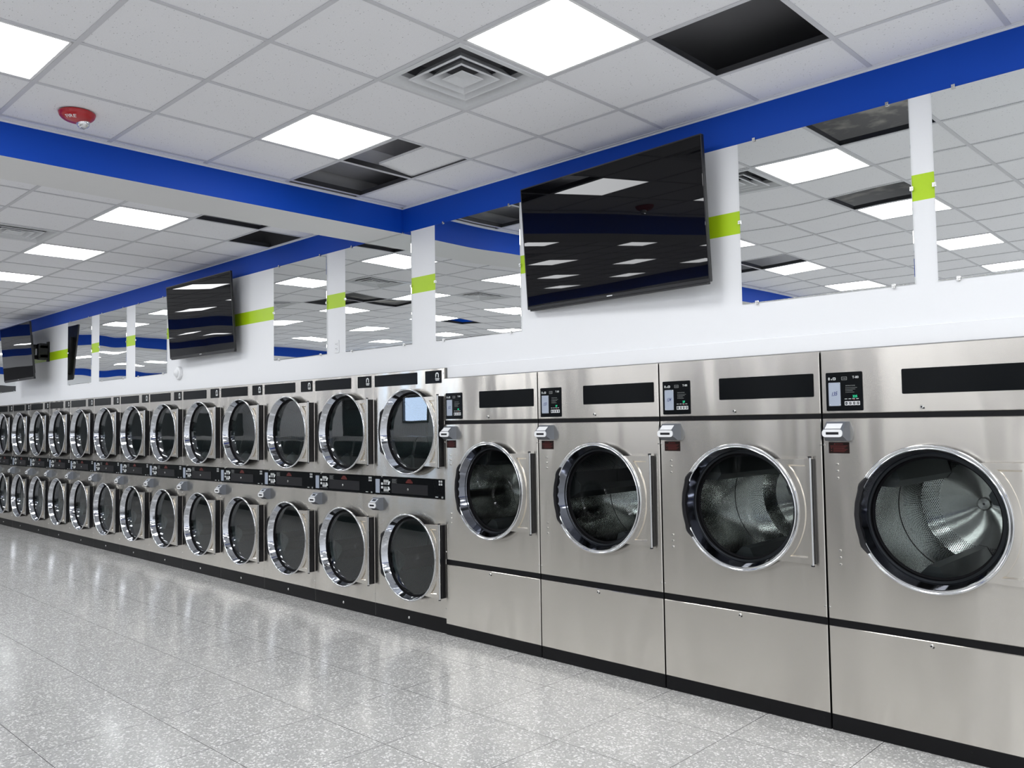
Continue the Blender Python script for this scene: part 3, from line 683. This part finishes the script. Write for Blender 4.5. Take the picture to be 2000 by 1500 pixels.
def big_dryer(num, digits):
    W = .972
    r = empty('single_dryer', (0, 0, 0), 'x', 'dryer', 'large single drum dryers')
    b = MB(); b.box(.004, W - .004, .012, 1.22, .0, 1.905, 0, skip='f'); b.build('cabinet', 'inside', r, smooth=False)
    b = MB(); b.panel(.003, W - .003, 1.590, 1.909, 0, .02); lock(b, .484, 1.613, 0, 1, 2); b.build('header_panel', ['steel', 'bolt', 'black'], r)
    b = MB(); b.box(.002, W - .002, .006, .02, .515, .560); b.build('shadow_gap_strip', 'toe', r, smooth=False)  # black strip stands in for the shade of the recess
    b = MB(); b.box(.002, W - .002, .006, .02, 1.560, 1.592)
    for x in (.22, .5, .78): b.disc(x, 1.578, .004, .004, .007, 8)
    b.build('shadow_gap_strip', 'toe', r, smooth=False)
    CX, CZ, R = .513, 1.090, .346
    b = MB(); b.hole_plate(.003, W - .003, .556, 1.563, CX, CZ, R - .012, 0, .02, 96)
    for z in (1.332, 1.298, 1.263, .900, .865, .831): b.disc(.073, z, .0062, -.006, 0, 14, 1)
    for x, z in ((.008, 1.43), (.010, .612), (W - .008, 1.43), (W - .010, .612)): b.disc(x, z, .005, -.004, 0, 10, 1); b.box(x - .003, x + .003, -.0045, -.0038, z - .0008, z + .0008, 2)
    b.build('front_panel', ['steel', 'bolt', 'black'], r)
    b = MB(); b.panel(.003, W - .003, .080, .519, 0, .02); lock(b, .487, .498, 0, 1, 2); b.build('lint_door', ['steel', 'bolt', 'black'], r)
    b = MB(); b.panel(0.002, W - .002, .001, .080, .002, .02)
    for x in (.03, .33, .64, .94): b.disc(x, .05, .004, -.0005, .002, 8)
    b.build('toe_kick', 'toe', r)
    b = MB(); b.rounded(.398, .938, 1.677, 1.797, .006, -.003, .001); b.build('display_window', 'blackgloss', r)
    # control panel
    b = MB(); b.rounded(.028, .212, 1.602, 1.796, .005, -.003, .001); cp = b.build('control_panel', 'blackgloss', r)
    y = -.0036; b = MB()
    b.text('8', .040, 1.758, .020, y); b.text('x', .054, 1.758, .015, y); b.rounded(.064, .079, 1.758, 1.771, .003, y, y + .0004); b.rounded(.067, .076, 1.761, 1.767, .002, y - .0004, y, 1)
    b.rounded(.108, .136, 1.756, 1.773, .002, y, y + .0004, 2); b.rounded(.110, .134, 1.758, 1.771, .002, y - .0003, y, 1); b.text('CARD', .122, 1.7615, .0078, y - .0006, 2, 'CENTER')
    b.text('T-80', .163, 1.763, .0165, y)
    b.text('INSTRUCTIONS', .128, 1.725, .0068, y, 2)
    for i, l in enumerate((.058, .048, .034, .042)): b.box(.128, .1305, y, y + .0003, 1.7155 - i * .0075, 1.7185 - i * .0075, 2); b.box(.133, .133 + l * .9, y, y + .0003, 1.716 - i * .0075, 1.7175 - i * .0075, 2)
    for i in range(4): b.box(.122 + i * .019, .135 + i * .019, y, y + .0003, 1.660, 1.6625, 0)
    b.build('lettering', ['print', 'blackgloss', 'printdim'], cp, smooth=False)
    b = MB(); b.rounded(.042, .102, 1.627, 1.745, .003, y - .002, -.002); 
    for qx in (.047, .097):
        for qz in (1.632, 1.740): b.disc(qx, qz, .003, y - .0035, y - .002, 8, 1)
    npl = b.build('number_plate', ['plate', 'bolt'], cp)
    b = MB(); b.text(num, .054, 1.676, .029, y - .0026, 0, sx=.72, shear=.25, rise=.10); b.build('handwriting', 'ink', npl, smooth=False)
    b = MB()
    for i in range(4):
        x = .122 + i * .0192; b.rounded(x, x + .0175, 1.629, 1.649, .001, y - .001, y + .001, 0); b.rounded(x + .003, x + .0145, 1.632, 1.646, .002, y - .0014, y - .001, 1)
        if i: b.text('F', x + .0065, 1.6345, .011, y - .0018, 0)
        else: b.box(x + .006, x + .0115, y - .0018, y - .0014, 1.6375, 1.6405, 2)
    b.build('keypad', ['white', 'black', 'plate'], cp, smooth=False)
    b = MB(); b.box(.135, .160, y, y + .0004, 1.667, 1.680, 1); b.text(digits, .162, 1.668, .016, y - .0004, 0); b.box(.168, .171, y - .0004, y, 1.656, 1.659, 2)
    b.build('digital_readout', ['led', 'blackgloss', 'redled'], cp, smooth=False)
    coin_box(r, .022, .142, 1.452, 1.548, False)
    b = MB(); b.rounded(.032, .136, 1.388, 1.444, .002, -.002, .001, 0); wl = b.build('warning_label', 'reddark', r)
    b = MB(); b.text('WARNING', .084, 1.4325, .009, -.0024, 0, 'CENTER'); b.face([(.058, -.0024, 1.4325), (.067, -.0024, 1.4325), (.0625, -.0024, 1.440)])
    for i in range(6): b.box(.040 if i < 2 else .055, .128 - (i % 3) * .008, -.0024, -.002, 1.425 - i * .0058, 1.4268 - i * .0058)
    for i in (2, 4): b.box(.044, .048, -.0024, -.002, 1.4235 - i * .0058, 1.4275 - i * .0058)
    b.build('lettering', 'red', wl, smooth=False)
    door_assembly(r, CX, CZ, R, .048, .918, .268, 96, False)
    drum_assembly(r, CX, CZ, .345, .93, True, 0)
    return r

BIG = [(.001, '132', '02', 'leftmost large single dryer, next to the stacked dryers', 1.9, .951 / .972),
       (.955, '133', '27', 'second large single dryer from the stacked dryers', .5, .969 / .972),
       (1.927, '134', '27', 'third large single dryer from the stacked dryers', .0, .981 / .972),
       (2.911, '135', '225', 'large single dryer cut off by the right photo edge', 0.0, .972 / .972)]
for x, num, dg, lab, rot, sx in BIG:
    o = big_dryer(num, dg); o.location = (x, -.046, 0); o.scale = (sx, 1, 1); o['label'] = lab
    for ch in o.children:
        if ch.name.startswith('drum'): ch.rotation_euler = (0, -rot, 0)

def stack_dryer():
    W = .878; r = empty('stacked_dryer', (0, 0, 0), 'x', 'dryer', 'two drum stacked dryers along the back wall')
    b = MB(); b.box(.002, W - .002, .010, 1.10, 0, 1.99, 0, skip='f'); b.box(0, .001, .012, .08, .01, 1.992, 1); b.box(W - .001, W, .004, .08, .01, 1.992, 1); b.box(0, W, .004, .08, 1.990, 1.992, 1)
    b.build('cabinet', ['inside', 'steelside'], r, smooth=False)
    CX, CU, CLo, R = .493, 1.511, .537, .336
    def screws(mb, pts):
        for x, z in pts: mb.disc(x, z, .005, -.004, 0, 10, 1)
    b = MB(); b.hole_plate(0, W, 1.147, 1.990, CX, CU, R - .016, 0, .018, 72); screws(b, ((.006, 1.195), (W - .006, 1.192), (W - .006, 1.95), (.006, 1.95))); b.build('upper_front_panel', ['steel', 'bolt'], r)
    b = MB(); b.hole_plate(0, W, .112, .998, CX, CLo, R - .016, 0, .018, 72); screws(b, ((.006, .845), (W - .006, .845), (W - .006, .185), (.006, .185))); b.build('lower_front_panel', ['steel', 'bolt'], r)
    b = MB(); b.rounded(.018, .562, 1.879, 1.972, .004, -.003, .001); b.build('display_strip', 'blackgloss', r)
    b = MB(); b.rounded(.662, .848, 1.878, 1.975, .004, -.003, .001); bd = b.build('badge', 'blackgloss', r)
    b = MB(); y = -.0036
    A = [(.792 + .0 , 1.921)]; pts = []
    for i in range(13): a = radians(180 - 15 * i); pts.append((.802 + .019 * cos(a), 1.943 + .017 * sin(a)))
    arch = [(.783, 1.921), (.783, 1.943)] + pts[1:-1] + [(.821, 1.943), (.821, 1.921), (.812, 1.921)]
    inn = [(.812, 1.938)] + [(.802 + .010 * cos(radians(15 + 15 * i)), 1.940 + .010 * sin(radians(15 + 15 * i))) for i in range(11)] + [(.794, 1.934), (.788, 1.928), (.792, 1.921)]
    b.prism((arch + inn)[::-1], y, y + .0004)
    b.box(.780, .828, y, y + .0004, 1.908, 1.915); b.box(.784, .824, y, y + .0004, 1.898, 1.904); b.build('emblem', 'print', bd, smooth=False)
    # control panel between the doors
    b = MB(); b.panel(.0, W, 1.000, 1.146, -.002, .016, 0, .002); cp = b.build('control_panel', 'blackgloss', r)
    b = MB(); b.rounded(.022, .076, 1.012, 1.124, .003, -.005, -.001); npl = b.build('number_plate', 'plate', cp)
    b = MB(); y = -.0028
    for row, z in enumerate((1.110, 1.038)):
        for i in range(4): b.box(.130 + i * .017, .140 + i * .017, y - .001, y, z - .011, z + .011)
    for z in (1.088, 1.058): b.rounded(.096, .118, z - .009, z + .009, .002, y - .0008, y + .0004); b.rounded(.126, .172, z - .007, z + .007, .002, y - .0008, y + .0004, 1)
    b.face([(.178, y, 1.082), (.200, y, 1.082), (.214, y, 1.108), (.198, y, 1.112)], 0); b.face([(.178, y, 1.066), (.194, y, 1.036), (.212, y, 1.042), (.200, y, 1.066)], 0)
    for i in range(7): b.box(.094 + i * .017, .104 + i * .017, y, y + .0003, 1.0165, 1.020, 1)
    b.build('keypad', ['print', 'printdim'], cp, smooth=False)
    b = MB()
    for i in range(5): b.box(.236, .300 - (i % 2) * .014, y, y + .0003, 1.128 - i * .007, 1.130 - i * .007, 0)
    for i, (a, c) in enumerate(((.436, .474), (.425, .485), (.416, .494), (.412, .498))): b.box(a, c, y, y + .0003, 1.128 - i * .008, 1.134 - i * .008, 1)
    for x in (.815, .838):
        for z in (1.131, 1.109): b.rounded(x - .008, x + .008, z - .007, z + .007, .002, y, y + .0003, 2); b.box(x - .003, x + .003, y - .0003, y, z - .003, z + .003, 3)
    b.box(.766, .797, y, y + .0003, 1.010, 1.015, 2); b.rounded(.836, .856, 1.005, 1.019, .002, y, y + .0003, 0)
    b.build('lettering', ['printdim', 'red', 'print', 'blackgloss'], cp, smooth=False)
    b = MB(); b.rounded(.232, .68, 1.018, 1.096, .003, -.0045, -.002, 0); b.disc(.441, 1.054, .0095, -.010, -.004, 16, 1); b.build('coin_door', ['black', 'bolt'], cp)
    b = MB(); b.rounded(.102, .122, 1.140, 1.156, .002, -.008, .0); b.build('card_clip', 'bolt', cp)
    coin_box(r, .004, .118, .872, .976, True)
    b = MB(); b.panel(.0, W, .0, .112, .003, .02); b.disc(.435, .056, .010, -.004, .003, 16, 1); b.build('toe_kick', ['toe', 'bolt'], r)
    for cz, hz in ((CU, .266), (CLo, .272)): door_assembly(r, CX, cz, R, .066, .858, hz, 64, True); drum_assembly(r, CX, cz, .335, .72, False, .4 if cz > 1 else 1.2)
    return r
proto = stack_dryer(); proto.location = (-.881, -.035, 0)
ORD = ['first', 'second', 'third', 'fourth', 'fifth', 'sixth', 'seventh', 'eighth', 'ninth', 'tenth', 'eleventh', 'twelfth', 'thirteenth', 'fourteenth']
for i in range(14):
    o = proto if i == 0 else copy_tree(proto)
    o.location = (-.881 * (i + 1), -.035, 0)
    o['label'] = 'stacked two door steel dryer, %s to the left of the large single dryers' % ORD[i]
proto['label'] = 'stacked two door steel dryer beside the large single dryers, reflecting a bright window'

# ------------------------------------------------------------------ washers across the aisle (behind the camera's left, seen in reflections)
def make_washer():
    r = empty('washing_machine', (0, 0, 0), 'x', 'washing machine', 'washers across the aisle'); W = .76
    b = MB(); P = [(0, .0), (0, .98), (-.10, 1.30), (-.16, 1.36), (-.80, 1.36), (-.80, 0)]      # (y, z) profile, front faces +y
    V = [(x, y, z) for x in (.004, W - .004) for y, z in P]; k = len(P)
    b.idx(V, [(i, (i + 1) % k, (i + 1) % k + k, i + k) for i in range(k)] + [tuple(range(k - 1, -1, -1)), tuple(range(k, 2 * k))]); b.build('body', 'wash', r, angle=20)
    b = MB(); b.idx([(.05, -.012, 1.02), (W - .05, -.012, 1.02), (W - .05, -.092, 1.275), (.05, -.092, 1.275), (.05, .004, 1.03), (W - .05, .004, 1.03), (W - .05, -.078, 1.285), (.05, -.078, 1.285)], [(0, 1, 2, 3), (5, 4, 7, 6), (4, 5, 1, 0), (6, 7, 3, 2), (7, 4, 0, 3), (5, 6, 2, 1)]); b.build('control_panel', 'blackgloss', r, smooth=False)
    b = MB(); b.lathe([(.27, .001), (.27, .04), (.255, .06), (.225, .06), (.205, .03)], 0, 0, 56); d = b.build('door', 'chrome', r, loc=(W / 2, 0, .60))
    b = MB(); b.lathe([(.206, .031), (.12, .020), (.0005, .014)], 0, 0, 40); b.build('door_glass', 'blackgloss', d)
    b = MB(); b.box(.22, .30, .055, .075, -.06, .06); b.build('handle', 'black', d)
    b = MB(); b.box(.002, W - .002, -.79, .003, 0, .10); b.build('base', 'toe', r, smooth=False)
    return r
proto = make_washer()
for i in range(25):
    o = proto if i == 0 else copy_tree(proto); o.location = (1.75 - .77 * i, -3.95, 0)
    o['label'] = 'steel front loading washer across the aisle, seen only in the dryer door reflections'

# ------------------------------------------------------------------ daylight, camera, view
w = bpy.data.worlds.new('daylight'); scene.world = w; w.use_nodes = True
bg = w.node_tree.nodes['Background']; bg.inputs[0].default_value = (.62, .76, 1.0, 1); bg.inputs[1].default_value = 9.0
cam = bpy.data.cameras.new('camera'); cam.sensor_width = 36; cam.sensor_fit = 'HORIZONTAL'; cam.lens = 1628.05 / 2000 * 36; cam.clip_start = .02; cam.clip_end = 200
co = bpy.data.objects.new('camera', cam); COL.objects.link(co)
R3 = ((0.72167002, 0.69206667, -0.01536578), (0.04324614, -0.02291988, 0.99880151), (-0.69088505, 0.72146962, 0.0464698))
rot = Matrix((R3[0], R3[1], tuple(-q for q in R3[2]))).transposed().to_4x4()
co.matrix_world = Matrix.Translation((4.72262, -4.22775, 1.5672)) @ rot
scene.camera = co
scene.view_settings.view_transform = 'Standard'; scene.view_settings.look = 'None'
scene.view_settings.exposure = 0.10; scene.view_settings.gamma = 1.0; scene.view_settings.use_curve_mapping = False
cy = scene.cycles
cy.max_bounces = 10; cy.diffuse_bounces = 5; cy.glossy_bounces = 6; cy.transparent_max_bounces = 12; cy.transmission_bounces = 6
cy.sample_clamp_indirect = 8.0; cy.caustics_reflective = True; cy.caustics_refractive = False
cy.use_denoising = True
